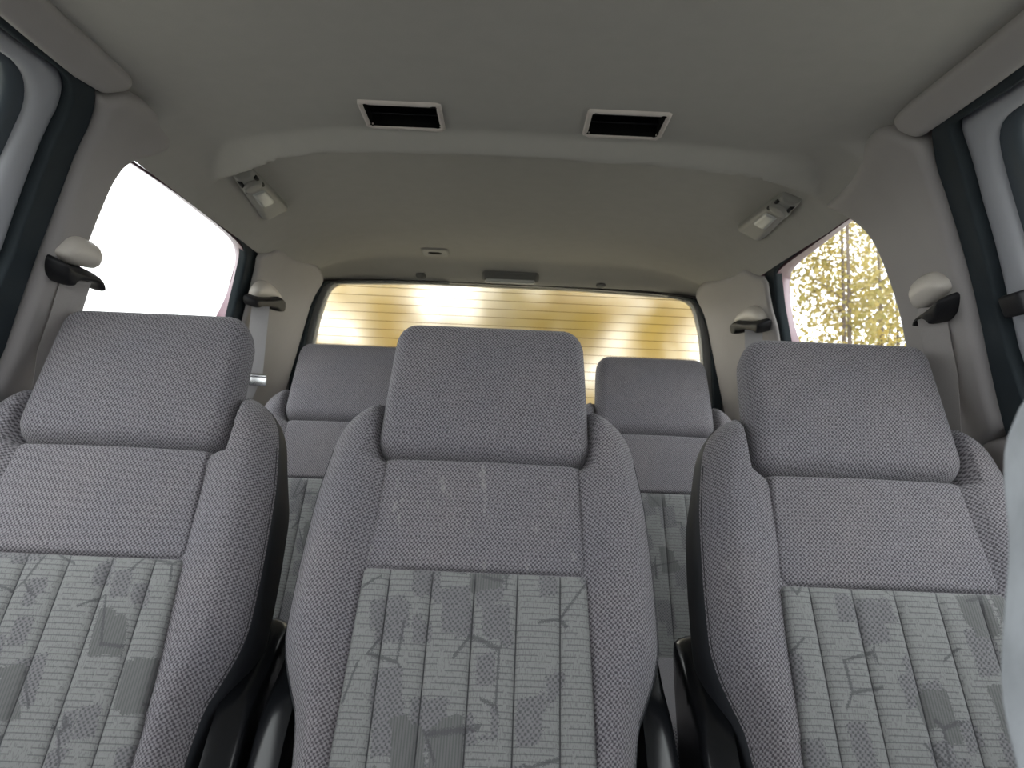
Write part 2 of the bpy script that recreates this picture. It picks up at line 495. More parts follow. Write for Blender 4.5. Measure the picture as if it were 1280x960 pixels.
M = {}
M['headliner'] = plain('headliner_felt', (.425, .413, .385), .95, .05, .05, 30, .25, 900)
M['trim'] = plain('grey_trim_plastic', (.335, .318, .314), .55, .3, .04, 20, .15, 900)
M['cover'] = plain('belt_cover_plastic', (.62, .58, .53), .42, .4, .03, 20)
M['door'] = plain('door_trim_plastic', (.36, .37, .40), .5, .35, .04, 20, .1, 900)
M['rubber'] = plain('weatherstrip_rubber', (.022, .03, .036), .7, .25, .15, 40)
M['gasket'] = plain('dark_blue_grey_gasket', (.06, .075, .09), .45, .4, .1, 40)
M['black'] = plain('black_plastic', (.010, .010, .012), .55, .25, .1, 40)
M['gloss'] = plain('glossy_black_plastic', (.010, .011, .013), .22, .5, .1, 40)
M['void'] = plain('dark_duct', (.006, .006, .006), .8, .1, .1, 40)  # near-black colour stands in for the shade inside openings
M['webbing'] = plain('belt_webbing', (.46, .45, .46), .8, .15, .05, 300, .3, 900)
M['webbing_dark'] = plain('belt_webbing_brown_grey', (.34, .32, .31), .8, .15, .05, 300, .3, 900)  # darker, browner copy of the webbing colour for the two nearer belts
M['chrome'] = plain('latch_steel', (.62, .63, .64), .25, .5, .05, 40, metallic=1.0)
M['bezel'] = plain('vent_bezel_plastic', (.60, .55, .52), .5, .3, .03, 20)
M['lamp'] = plain('reading_light_plastic', (.29, .285, .27), .4, .4, .03, 20)
M['lens'] = plain('frosted_lens', (.50, .51, .50), .2, .6, .03, 40)
M['paint'] = plain('maroon_body_paint', (.165, .09, .113), .5, .2, .05, 20, coat=.1)
M['tailgate'] = plain('dark_grey_tailgate_plastic', (.15, .15, .145), .45, .35, .05, 20)
M['carpet'] = plain('dark_grey_carpet', (.035, .035, .038), .95, .05, .2, 300, .5, 600)
M['metal'] = plain('seat_frame_steel', (.05, .05, .052), .5, .4, .1, 40, metallic=.6)
M['fabric'] = fabric('grey_knit_fabric', (.080, .077, .085), (.305, .294, .309))
M['fabric_lint'] = fabric('linty_grey_knit_fabric', (.080, .077, .085), (.305, .294, .309), lint=.62, lo=.605, hi=.76, sc=48.0)
M['vinyl'] = plain('dark_seat_back_vinyl', (.035, .038, .044), .6, .3, .1, 40)
M['ribs'] = ribbed('corded_patterned_fabric', (.275, .280, .277), (.095, .096, .103), (.222, .218, .230))
M['pale'] = plain('pale_blue_grey_cloth', (.46, .49, .52), .95, .1, .35, 28, .3, 500)
M['thread'] = plain('dark_seam_thread', (.05, .05, .055), .9, .1, .2, 200)
M['pane'] = pane_mat('clear_pane', (.97, .98, .97), .04)
M['rearpane'] = pane_mat('fogged_rear_pane', (.96, .93, .86), .03, frost=.92, rough=.30, ior=1.12)
M['defrost'] = plain('defroster_wire', (.30, .22, .13), .6, .2, .1, 40)

# ------------------------------------------------------------------ seats (one design, five in view plus a front one)
W_S = np.array([-.75, -.40, -.345, -.318, -.278, -.245, -.20, -.15, -.10, -.05, 0, .03])    # local height
W_W = np.array([.205, .205, .212, .224, .239, .2445, .2445, .2435, .241, .238, .231, .226])
def wid(z): return np.interp(z, W_S, W_W)
def seam_x(z): return np.interp(z, [-.75, -.41, -.167, 0, .1], [.160, .157, .149, .139, .139])

def back_outline():
    r = [(wid(z), z) for z in np.linspace(-.62, .03, 34)]
    r += [(.219, .058), (.206, .080), (.189, .097), (.170, .109), (.15, .115), (.10, .116), (.05, .116)]
    l = [(-x, z) for x, z in r[::-1]]
    return r+[(0, .116)]+l
def bolster(x, z):
    a = np.abs(x); sx = seam_x(z); w = wid(np.minimum(z, .03))
    t = np.clip((a-sx)/(w-sx), 0, 1)
    amp = .019-.009*smooth((z+.10)/.14)-.004*smooth((-.45-z)/.1)
    return amp*np.sin(PI*np.clip(t*.92+.02, 0, 1))**.8
def back_front(x, z, d):
    a = np.abs(x)
    h = bolster(x, z)*np.clip(d/.03, 0, 1)
    ins = smooth((seam_x(z)+.004-a)/.008)
    h = h-.008*ins*smooth((.004-z)/.01)*np.clip(d/.02, 0, 1)      # the bed of the two centre panels
    notch = smooth((.166-a)/.022)*smooth((z+.012)/.022)
    return h-.050*notch*np.clip(d/.012, 0, 1)
def seat_map(Y=.062):
    return lambda u, v, h: np.stack([u, Y-h, v], 1)

def make_seat():
    root = empty('captain_seat')
    def bfun(x, z, d):
        t = np.clip(d/.025, 0, 1)
        lowr = smooth((.03-z)/.10)                       # deep square sides, thinner shoulders
        return -((.012+.040*lowr)+(.040-.012*lowr)*np.sqrt(np.maximum(0, 1-(1-t)**2)))
    pad('backrest', back_outline(), seat_map(), M['fabric'], root, h=.012, edge=.055, thick=.055, rings=(.02, .07, .15, .27, .42, .6, .8, 1.0),
        hfun=back_front, backfun=bfun, angle=80, back_slot=.0035).data.materials.append(M['vinyl'])
    # upper centre panel
    up = [(-.1385, -.003), (.1385, -.003)]+[(seam_x(z)-.0018, z) for z in np.linspace(-.01, -.1665, 8)]+[(-seam_x(z)+.0018, z) for z in np.linspace(-.1665, -.01, 8)]
    pad('upper_panel', up, lambda u, v, h: np.stack([u, .0185-h, v], 1), M['fabric'], root, h=.012, edge=.007, thick=.011, back=.01, round_=0,
        hfun=lambda x, z, d: .004*np.sin(PI*np.clip((x/.14+1)/2, 0, 1)), angle=80)
    pit = .0553
    def ribh(x, z, d):
        r = np.abs(np.cos(PI*(x/pit+.5)))
        return .0065*np.sqrt(np.maximum(0, 1-(1-np.clip(r*1.25, 0, 1))**2))*np.clip(d/.008, 0, 1)
    lo = [(-seam_x(-.168)+.0018, -.1668), (seam_x(-.168)-.0018, -.1668)]+[(seam_x(z)-.0018, z) for z in np.linspace(-.18, -.60, 14)]+[(-seam_x(z)+.0018, z) for z in np.linspace(-.60, -.18, 14)]
    xs = np.arange(-.166, .167, pit/14); zs = np.arange(-.6, -.16, .016)
    G = np.stack(np.meshgrid(xs, zs), -1).reshape(-1, 2)
    pad('lower_panel', lo, lambda u, v, h: np.stack([u, .0185-h, v], 1), M['ribs'], root, h=.004, hb=.006, edge=.0045, thick=.011, back=.01, round_=0,
        hfun=ribh, pts=G, angle=80)
    # headrest
    hr = rrect(-.155, .002, .155, .234, .034, 6)
    hr = [(x*(1-.05*np.clip((z-.05)/.19, 0, 1)) if z > .05 else x, z) for x, z in hr]
    def hbf(x, z, d):
        t = np.clip(d/.035, 0, 1); return -(.010+.052*np.sqrt(np.maximum(0, 1-(1-t)**2)))
    pad('headrest', hr, lambda u, v, h: np.stack([u, .034-h-.018*np.clip(v/.23, 0, 1), v], 1), M['fabric'], root, h=.012, edge=.024, thick=.034, rings=(.03, .1, .2, .35, .55, .8, 1.0),
        hfun=lambda x, z, d: .010*np.clip(d/.08, 0, 1), backfun=hbf, round_=1, angle=80)
    # stitched seams that run down the outer faces of the bolsters
    for s in (-1, 1):
        bm = bmesh.new(); pts = []
        for z in np.linspace(-.55, .02, 40):
            w = wid(z)-.006
            t = .006/.055
            y = .062-.055*math.sqrt(1-(1-t)**2)
            pts.append((s*w, y-.0004, z))
        tube(bm, pts, .0009, 5)
        finish(bm, 'stitching', M['thread'], root)
    # recliner covers
    for s in (-1, 1):
        o = [(.030, -.66), (.032, -.50), (.040, -.40), (.055, -.335), (.080, -.300), (.102, -.275), (.130, -.222), (.160, -.185), (.19, -.20), (.205, -.28), (.21, -.46), (.21, -.66)]
        pad('recliner_cover', o, (lambda s: lambda u, v, h: np.stack([s*(.224+h), u, v], 1))(s), M['gloss'], root, h=.015, edge=.014, thick=.034, back=.006, round_=2, angle=60)
    # cushion and pedestal: upright again (undo the recline)
    R = Matrix.Rotation(-RECL, 4, 'X')
    piv = Vector((0, .03, -.60))
    def place(p):
        q = R @ Vector(p); return q+piv
    co = rrect(-.235, -.44, .235, .06, .06, 5)
    def cmap(u, v, h):
        out = np.zeros((len(u), 3))
        for i in range(len(u)):
            out[i] = place((u[i], v[i], h[i]))
        return out
    pad('seat_cushion', co, cmap, M['fabric'], root, h=.03, edge=.05, thick=.05, back=.06,
        hfun=lambda x, z, d: .015*np.clip((np.abs(x)-.14)/.05, 0, 1), angle=80)
    bm = bmesh.new()
    T = Matrix.Translation(piv) @ R
    box(bm, (-.19, -.36, -.40), (-.15, .02, -.055), T, .008)
    box(bm, (.15, -.36, -.40), (.19, .02, -.055), T, .008)
    box(bm, (-.20, -.38, -.42), (.20, .04, -.385), T, .008)
    finish(bm, 'base_frame', M['metal'], root)
    return root

RECL = math.radians(-30)         # the backs lean 30 degrees rearwards
def copy_tree(o, parent=None):
    c = o.copy(); C.objects.link(c)
    if parent is not None: c.parent = parent
    for ch in list(o.children): copy_tree(ch, c)
    return c
proto = make_seat()
tag(proto, None, 'seat')
SEATS = [  # x, y, z (headrest foot), turn, label, group
    (-.035, 1.100, .978, 0, 'middle grey cloth seat of the row of three, white lint on its back', 'three captain seats of the second row'),
    (-.563, 1.100, .978, 0, 'grey cloth seat beside the all-white side window, left of the row of three', 'three captain seats of the second row'),
    (.512, 1.100, .978, 0, 'grey cloth seat below the tree-filled side window, right of the row of three', 'three captain seats of the second row'),
    (-.425, 1.955, 1.042, 0, 'far grey seat half hidden behind the left and middle seats, near the latch-plate belt', 'far seats in front of the rear window'),
    (.378, 1.955, 1.042, 0, 'far grey seat showing between the middle and right seats', 'far seats in front of the rear window'),
    (.470, .285, 1.004, 0, 'pale blurred seat shoulder at the right picture edge, closest to the viewer', None),
]
for i, (x, y, z, a, lab, grp) in enumerate(SEATS):
    o = proto if i == 0 else copy_tree(proto)
    o.location = (x, y, z); o.rotation_euler = (RECL, 0, math.radians(a))
    tag(o, lab, 'seat', grp)
    if grp is None:                                  # the front seat is drawn in a paler colour
        for ch in o.children:
            if ch.name.split('.')[0] in ('backrest', 'headrest', 'upper_panel'):
                ch.data = ch.data.copy()
                for k in range(len(ch.data.materials)): ch.data.materials[k] = M['pale']

for ch in proto.children:                            # white lint on the middle seat's centre panel
    if ch.name.split('.')[0] == 'upper_panel':
        ch.data = ch.data.copy(); ch.data.materials[0] = M['fabric_lint']

# ------------------------------------------------------------------ side walls and trims
WINL_NEAR = [(165, 203), (152, 206), (142, 220), (131, 240), (110, 292)]
def mir(name, s): return name
LOWV = -.985
# left C pillar
pl = side_poly([(121, 121), (130, 121), (155, 116), (170, 120), (190, 135), (207, 150), (214, 165), (211, 180), (197, 191), (170, 198), (152, 206), (142, 220), (131, 240), (110, 292)])
pl += side_poly([(93, 340), (84, 385)])+[(1.25, .10), (1.265, .03)]
pl += [(1.165, .03), (1.158, .10)] + side_poly([(80, 240), (110, 170), (121, 140)])
pad('trim_1', pl, side_map(-1), M['trim'], h=.02, edge=.016, thick=.012, back=.03, hb=.008)
pr = side_poly([(1062, 270), (1032, 256), (1036, 252), (1049, 240), (1067, 220), (1075, 200), (1080, 180), (1090, 165), (1100, 160), (1117, 161), (1132, 167), (1150, 175), (1161, 187), (1167, 210), (1177, 240), (1200, 310), (1220, 390), (1237, 475)])
pr += [(1.17, .03), (1.36, .03), (1.35, .12)] + side_poly([(1135, 425), (1130, 395), (1120, 360), (1105, 320), (1095, 300), (1082, 284), (1070, 275)])
pad('trim_2', pr, side_map(1), M['trim'], h=.02, edge=.016, thick=.012, back=.03, hb=.008)
# D pillars (between side window and tailgate)
dl = side_poly([(321, 318), (337, 316), (344, 311), (351, 312), (360, 320), (371, 325), (390, 329), (399, 334)]) + [(2.325, .478), (2.34, .45), (2.345, .30), (2.345, .03), (2.06, .03), (2.03, .12)] + side_poly([(306, 390), (317, 344), (320, 332)])
pad('trim_3', dl, side_map(-1), M['trim'], h=.02, edge=.012, thick=.007, back=.002, hb=.008)
dr = side_poly([(958, 346), (945, 345), (934, 337), (928, 337), (919, 343), (904, 349), (885, 351), (876, 355)]) + [(2.325, .478), (2.34, .45), (2.345, .30), (2.345, .03), (2.03, .03), (2.0, .12)] + side_poly([(975, 420), (962, 375)])
pad('trim_4', dr, side_map(1), M['trim'], h=.02, edge=.012, thick=.007, back=.002, hb=.008)
# rails over the sliding doors
rl = side_poly([(165, 100), (160, 90), (110, 45), (60, 0)]) + [(.3, .5), (-.74, .5), (-.74, .467), (.3, .467)] + side_poly([(0, 21), (118, 116), (150, 113), (160, 110)])
pad('trim_5', rl, side_map(-1), M['trim'], h=.015, edge=.010, thick=.010, back=.02, hb=.008)
rr = side_poly([(1120, 141), (1200, 78), (1280, 12)]) + [(.3, .5), (-.74, .5), (-.74, .464), (.3, .464)] + side_poly([(1280, 82), (1164, 163), (1150, 172), (1132, 164), (1117, 156)])
pad('trim_6', rr, side_map(1), M['trim'], h=.015, edge=.010, thick=.010, back=.02, hb=.008)
for n, l in (('trim_1', 'broad grey plastic pillar cover between left door and white side window'), ('trim_2', 'broad grey plastic pillar cover between right door and tree-filled side window'),
             ('trim_3', 'grey corner cover between white side window and rear window'), ('trim_4', 'grey corner cover between rear window and tree-filled side window'),
             ('trim_5', 'grey plastic rail above the left door opening'), ('trim_6', 'grey plastic rail above the right door opening')):
    tag(bpy.data.objects[n], l, 'trim', None, 'structure')
# lower side panels, from the door opening to the tailgate
for s, n, l in ((-1, 'wall_left', 'grey lower side panel below the white side window'), (1, 'wall_right', 'grey lower side panel below the tree-filled side window')):
    o = pad(n, [(1.16, LOWV), (2.345, LOWV), (2.345, .035), (1.16, .035)], side_map(s), M['trim'], h=.06, edge=.012, thick=.006, back=.03, round_=0)
    tag(o, l, 'wall', None, 'structure')

# quarter windows: seal, painted flange, pane
def quarter(s, nm, far_out, far_in, pink_out, pink_in, near, lab):
    root = empty(nm, (0, 0, 0), lab, 'window', None, 'structure')
    top = .437
    # opening in the painted body: pane lies just outside it
    g = pad('glass', [(1.14, .0), (1.14, .51), (1.95, .51), (2.08, .35), (2.12, .0)], side_map(s, .104), M['pane'], root, h=.08, edge=0, thick=0, back=.004, round_=0)
    far_out = [(p[0]+.028*min(1, k/3), p[1]+.032*max(0, 1-k/5)) for k, p in enumerate(far_out)]
    A_ = [np.array(hit_side(*p, .020))+EYE for p in pink_out]; B_ = [np.array(hit_side(*p, .088))+EYE for p in pink_in]
    sp = lambda yv, o_: np.array([XC+s*(float(half(yv[1], yv[0]))+o_), yv[0], 1+yv[1]])
    A_ += [sp((2.02, .08), .02), sp((2.03, -.02), .02)]; B_ += [sp((1.96, .08), .088), sp((1.97, -.02), .088)]
    A_ = resample(chaikin(A_, 2, False), .012, False); B_ = np.array(chaikin(B_, 2, False))
    B_ = np.stack([np.interp(np.linspace(0, 1, len(A_)), np.linspace(0, 1, len(B_)), B_[:, k]) for k in range(3)], 1)
    bm = bmesh.new(); rows = []
    cen_ = np.array([XC+s*.66, 1.6, 1.25])
    for a_, b_ in zip(A_, B_):
        n_ = (a_+b_)/2-cen_; n_[0] = 0; n_ = n_/np.linalg.norm(n_)*.008
        rows.append([bm.verts.new(q_) for q_ in (a_, a_*.5+b_*.5-n_*.5, b_, b_+n_, a_+n_)])
    for r0, r1 in zip(rows, rows[1:]):
        for k in range(5): bm.faces.new((r0[k], r0[(k+1) % 5], r1[(k+1) % 5], r1[k]))
    bm.faces.new(rows[0][::-1]); bm.faces.new(rows[-1])
    finish(bm, 'painted_flange', M['paint'], root)
    pad('rubber_seal', far_out+far_in[::-1], side_map(s, .018), M['rubber'], root, h=.01, hb=.008, edge=.006, thick=.008, back=.012, round_=1)
    return root
fo = side_poly([(160, 199), (230, 246), (290, 290), (312, 309), (322, 320), (321, 332), (318, 344), (307, 390)])+[(2.03, .10), (2.05, .0)]
fi = side_poly([(160, 201), (230, 248), (284, 290), (303, 309), (306, 320), (305, 334), (300, 355), (291, 392)], .012)+[(2.01, .10), (2.03, .0)]
po = [(138, 186), (160, 201), (230, 248), (284, 290), (303, 309), (306, 320), (305, 334), (300, 355), (291, 392)]
pi_ = [(140, 190), (165, 203), (230, 250), (272, 283), (286, 296), (294, 312), (294, 330), (289, 352), (275, 387)]
quarter(-1, 'window_2', fo, fi, po, pi_, None, 'left rear side window showing only white sky')
fo = side_poly([(1066, 268), (1010, 304), (960, 341), (958, 347), (962, 375), (975, 421)])+[(2.0, .10), (2.03, .0)]
fi = side_poly([(1066, 271), (1012, 309), (972, 338), (969, 350), (972, 380), (980, 421)], .012)+[(1.985, .10), (2.0, .0)]
po = [(1066, 271), (1012, 309), (972, 338), (969, 350), (972, 380), (980, 421)]
pi_ = [(1066, 276), (1020, 312), (996, 330), (986, 346), (988, 380), (996, 421)]
quarter(1, 'window_3', fo, fi, po, pi_, None, 'right rear side window showing yellow trees')

# sliding doors
def door(s, nm, A, B, Cc, Dd, lab):
    root = empty(nm, (0, 0, 0), lab, 'door', None, 'structure')
    # weatherstrip between opening edge A and door trim B
    ao = A['top'][::-1]; 
    outer = [(.0, A['tv']+.012), *[(p[0], p[1]+.012*max(0, 1-k/3)) for k, p in enumerate(A['pts'])], (1.175, -.90), (.0, -.90)]
    inner = [(.03, B['tv']), *B['pts'], (1.13, -.87), (.03, -.87)]
    pad('weatherstrip', outer, side_map(s, .008), M['rubber'], root, holes=[inner], h=.012, hb=.008, edge=.004, thick=.006, back=.045, round_=1)
    out2 = [(.01, B['tv']+.003), *[(p[0]+.006, p[1]+.003) for p in B['pts']], (1.15, -.89), (.01, -.89)]
    hole = [(.12, Cc['tv']), *Cc['pts'], (1.08, .05), (1.05, -.17), (.12, -.17)]
    pad('door_panel', out2, side_map(s, .03), M['door'], root, holes=[hole], h=.03, hb=.012, edge=.020, thick=.012, back=.02, round_=1)
    h2 = [(.11, Cc['tv']+.012), *[(p[0]+.012, p[1]+.01) for p in Cc['pts']], (1.095, .05), (1.06, -.182), (.11, -.182)]
    hd = [(.17, Dd['tv']), *Dd['pts'], (1.04, .06), (1.0, -.13), (.17, -.13)]
    pad('window_gasket', h2, side_map(s, .045), M['gasket'], root, holes=[hd], h=.03, hb=.012, edge=.012, thick=.010, back=.01, round_=2)
    pad('glass', [(.12, -.17), (1.06, -.17), (1.05, .3), (1.0, .45), (.12, .45)], side_map(s, .058), M['pane'], root, h=.1, edge=0, thick=0, back=.004, round_=0)
    return root
A_l = dict(tv=.467, top=[], pts=side_poly([(0, 21), (112, 111), (120, 119), (121, 140), (110, 170), (80, 240), (40, 345), (0, 465)]))
B_l = dict(tv=.449, pts=side_poly([(0, 45), (55, 82), (74, 96), (81, 110), (81, 128), (72, 155), (35, 240), (0, 342)], .012))
C_l = dict(tv=.445, pts=side_poly([(0, 80), (22, 94), (35, 112), (39, 130), (37, 150), (27, 172), (0, 230)], .02)+[(1.06, .2)])
D_l = dict(tv=.43, pts=side_poly([(0, 92), (6, 110), (9, 125), (7, 143), (0, 165)], .03)+[(1.03, .25)])
d1 = door(-1, 'door_1', A_l, B_l, C_l, D_l, 'sliding door at the left picture edge with dark weatherstrip')
A_r = dict(tv=.464, top=[], pts=side_poly([(1280, 82), (1172, 158), (1163, 166), (1163, 185), (1167, 210), (1177, 240), (1200, 310), (1220, 390), (1237, 475), (1257, 556)]))
B_r = dict(tv=.445, pts=side_poly([(1280, 110), (1203, 155), (1196, 163), (1200, 182), (1216, 240), (1235, 302), (1250, 365), (1272, 465)], .012))
C_r = dict(tv=.443, pts=side_poly([(1280, 142), (1255, 158), (1244, 170), (1239, 187), (1242, 210), (1250, 240), (1280, 340)], .02)+[(1.05, .17)])
D_r = dict(tv=.428, pts=side_poly([(1280, 160), (1273, 174), (1271, 188), (1280, 225)], .03)+[(1.02, .2)])
d2 = door(1, 'door_2', A_r, B_r, C_r, D_r, 'sliding door at the right picture edge with black lock knob')
# black latch on right door trim
hp = hit_side(1275, 375, .0)
bm = bmesh.new()
box(bm, (-.02, -.022, -.016), (.02, .022, .016), None, .006, 3)
k = finish(bm, 'latch', M['black'], d2); k.location = (hp[0]+.012, hp[1]+.012, 1+hp[2]); k.rotation_euler = (0, math.radians(-20), 0)

# outer body sides and roof (painted shell outside the trim)
def shell_map(s, off):
    def f(u, v, h):
        t = np.clip((u-1.9)/.45, 0, 1.2)
        hv = .785-.37*np.maximum(v, -.12)+off - t*t*(.085-.15*np.clip(v, -.1, .5))
        return np.stack([XC+s*(hv-h), u, 1+v], 1)
    return f
for s, n, near, l in ((-1, 'wall_left.001', 1.15, 'maroon outer body side on the left'), (1, 'wall_right.001', 1.25, 'maroon outer body side on the right')):
    q = [(near, .0), (near, .50), (1.90, .50), (1.98, .47), (2.02, .36), (2.05, .20), (2.08, .0)]
    holes = [q, [(.10, -.15), (.10, .45), (1.02, .45), (1.06, .3), (1.08, -.15)], [(-.72, -.15), (-.40, .43), (-.02, .45), (-.02, -.15)]]
    o = pad(n, [(-1.0, -1.06), (2.42, -1.06), (2.42, .595), (-.93, .595), (-1.06, .05)], shell_map(s, .085), M['paint'], holes=holes, h=.12, hb=.03, edge=0, thick=0, back=.015, round_=0)
    tag(o, l, 'wall', None, 'structure')
bm = bmesh.new(); box(bm, (XC-.665, -.98, 1.59), (XC+.665, 2.43, 1.61), None, .005)  # carried forward, out of view, to cut high windshield light
o = finish(bm, 'roof', M['paint']); tag(o, 'maroon outer roof skin above the ceiling', 'roof', None, 'structure')

# ------------------------------------------------------------------ headliner with two duct openings
def ceil_quad(pts):
    return [tuple(hit_ceil(px, py)[:2]) for px, py in pts]
vq = [[(cx_-.0565, cy_-.040), (cx_+.0565, cy_-.040), (cx_+.0565, cy_+.042), (cx_-.0565, cy_+.042)] for cx_, cy_ in ((-.187, 1.166), (.162, 1.163))]
ys = np.concatenate([np.arange(-.72, 1.18, .06), np.arange(1.18, 1.50, .007), np.arange(1.50, 2.24, .03), np.arange(2.24, 2.37, .012)])
xs = np.concatenate([np.arange(-.66, -.36, .012), np.arange(-.36, .34, .04), np.arange(.34, .64, .012)])
G = np.stack(np.meshgrid(xs, ys), -1).reshape(-1, 2)
hl_out = [(XC+q*w_, y_) for q, seq in ((-1, ((.590, -.74), (.590, 1.125), (.618, 1.155), (.618, 1.95), (.600, 2.36))), (1, ((.600, 2.36), (.618, 1.95), (.618, 1.155), (.590, 1.125), (.590, -.74)))) for w_, y_ in seq]
o = pad('ceiling', hl_out, ceil_map(), M['headliner'], holes=vq, h=.012, hb=.03, edge=0, thick=0, back=.012, round_=0, pts=G, angle=70)
tag(o, 'warm grey felt headliner with raised rear section', 'ceiling', None, 'structure')

for i, q in enumerate(vq):
    q = np.array(q); c = q.mean(0)
    lab = ('rectangular black air vent in the ceiling, the left one' , 'rectangular black air vent in the ceiling, the right one')[i]
    zc = float(ceil_z(c[0], c[1]))
    root = empty('ceiling_vent', (c[0], c[1], 1+zc), lab, 'vent', 'pair of ceiling vents')
    L = np.vstack([np.linspace(a_, b_, 17)[:-1] for a_, b_ in zip(q-c, np.roll(q-c, -1, 0))])
    big = L*np.array([1.13, 1.20])
    def vm(u, v, h, c=c, zc=zc):
        return np.stack([u, v, ceil_z(u+c[0], v+c[1])-zc-h], 1)
    pad('bezel', big, vm, M['bezel'], root, holes=[L*.985], h=.01, edge=.003, thick=.005, back=.002, round_=1)
    bm = bmesh.new()
    x0, y0 = L.min(0)*1.01; x1, y1 = L.max(0)*1.01
    for lo, hi in (((x0-.003, y0, -.002), (x0+.002, y1, .055)), ((x1-.002, y0, -.002), (x1+.003, y1, .055)), ((x0, y0-.003, -.002), (x1, y0+.002, .055)), ((x0, y1-.002, -.002), (x1, y1+.003, .055)), ((x0, y0, .055), (x1, y1, .058))):
        box(bm, lo, hi)
    finish(bm, 'duct', M['void'], root, smooth_=False)
    for k in range(3):
        bm = bmesh.new()
        yy = y0+(y1-y0)*(k+.5)/3
        Mx = Matrix.Translation((0, yy, .024)) @ Matrix.Rotation(math.radians(58), 4, 'X')
        box(bm, (x0, -.017, -.0012), (x1, .017, .0012), Mx)
        finish(bm, 'slat', M['black'], root)

# reading light consoles
def console(pts_px, sgn, lab):
    P3 = [hit_ceil(*p, True) for p in pts_px]
    q = np.array([p[:2] for p in P3]); c = q.mean(0)
    zc = float(ceil_z(*c, True))
    root = empty('reading_light_console', (c[0], c[1], 1+zc), lab, 'reading light', 'pair of reading light consoles')
    L = q-c
    def m(off):
        def f(u, v, h):
            e = 1e-3; X = u+c[0]; Y = v+c[1]
            z0 = ceil_z(X, Y, True); dx = (ceil_z(X+e, Y, True)-z0)/e; dy = (ceil_z(X, Y+e, True)-z0)/e
            n = np.stack([dx, dy, -np.ones(len(u))], 1); n /= np.linalg.norm(n, axis=1)[:, None]
            return np.stack([u, v, z0-zc], 1)+n*(h+off)[:, None]
        return f
    pad('housing', L, m(0), M['lamp'], root, h=.012, hb=.006, edge=.012, thick=.012, back=.004, round_=2)
    def loc(a, b): return tuple((L[0]*(1-a)*(1-b)+L[1]*(1-a)*b+L[2]*a*b+L[3]*a*(1-b)))
    def quad(a0, a1, b0, b1, n=4):
        cs = [np.array(loc(a0, b0)), np.array(loc(a0, b1)), np.array(loc(a1, b1)), np.array(loc(a1, b0))]
        return [tuple(cs[i]+(cs[(i+1) % 4]-cs[i])*k/n) for i in range(4) for k in range(n)]
    pad('housing', quad(0, 1, 0, 1, 6), m(0), M['lamp'], root, h=.012, hb=.006, edge=.012, thick=.014, back=.004, round_=2)
    def disc(a, b, r): 
        q_ = loc(a, b); return [(q_[0]+r*math.cos(t), q_[1]+r*math.sin(t)) for t in np.linspace(0, 2*PI, 20)[:-1]]
    pad('lens', quad(.36, .68, .22, .80), m(.012), M['lens'], root, h=.01, hb=.005, edge=.007, thick=.006, back=.003, round_=2)
    pad('switch', quad(.08, .30, .06, .24), m(.012), M['black'], root, h=.008, hb=.004, edge=.003, thick=.004, back=.003, round_=1)
    pad('switch', quad(.08, .30, .76, .94), m(.012), M['black'], root, h=.008, hb=.004, edge=.003, thick=.004, back=.003, round_=1)
    pad('knob', disc(.20, .50, .020), m(.012), M['lamp'], root, h=.01, hb=.005, edge=.006, thick=.010, back=.003, round_=1)
    return root
console([(288, 217), (315, 208), (361, 257), (328, 274)], -1, 'reading light and switch console on the ceiling edge by the left white window')
console([(1004, 250), (979, 239), (921, 282), (953, 300)], 1, 'reading light and switch console on the ceiling edge by the right tree window')

# small bezel, dome lamp and two clips in front of the rear window
def ceil_local(c):
    zc = float(ceil_z(*c))
    def m(off=0.0):
        def f(u, v, h):
            e = 1e-3; X = u+c[0]; Y = v+c[1]
            z0 = ceil_z(X, Y); dx = (ceil_z(X+e, Y)-z0)/e; dy = (ceil_z(X, Y+e)-z0)/e
            n = np.stack([dx, dy, -np.ones(len(u))], 1); n /= np.linalg.norm(n, axis=1)[:, None]
            return np.stack([u, v, z0-zc], 1)+n*(h+off)[:, None]
        return f
    return zc, m
c = hit_ceil(544, 314)[:2]; zc, m = ceil_local(c)
r = empty('belt_slot_bezel', (c[0], c[1], 1+zc), 'small ceiling bezel with a black slot, left of the dome lamp', 'bezel')
pad('plate', rrect(-.040, -.034, .040, .034, .016), m(), M['lamp'], r, h=.01, edge=.008, thick=.006, back=.003)
pad('slot', rrect(-.021, -.012, .021, .012, .004), m(.0055), M['void'], r, h=.008, edge=.002, thick=.001, back=.003)  # black pad on the plate, in place of a shaded hole
c = hit_ceil(638, 346)[:2]; zc, m = ceil_local(c)
r = empty('dome_lamp', (c[0], c[1], 1+zc), 'long low lamp on the ceiling lip above the rear window', 'lamp')
pad('housing', rrect(-.088, -.016, .088, .016, .012), m(), M['tailgate'], r, h=.008, hb=.006, edge=.010, thick=.010, back=.003)
pad('lens', rrect(-.080, .001, .080, .014, .006), m(.007), M['lens'], r, h=.008, hb=.006, edge=.006, thick=.008, back=.003)
for px, py, l in ((526, 345, 'tiny plastic clip on the ceiling lip left of the dome lamp'), (751, 357, 'tiny plastic clip on the ceiling lip right of the dome lamp')):
    c = hit_ceil(px, py)[:2]; zc, m = ceil_local(c)
    o = pad('trim_clip', rrect(-.015, -.010, .015, .010, .006), m(), M['tailgate'], h=.008, edge=.004, thick=.004, back=.002)
    o.location = (c[0], c[1], 1+zc)
    tag(o, l, 'clip', 'trim clips above the rear window')

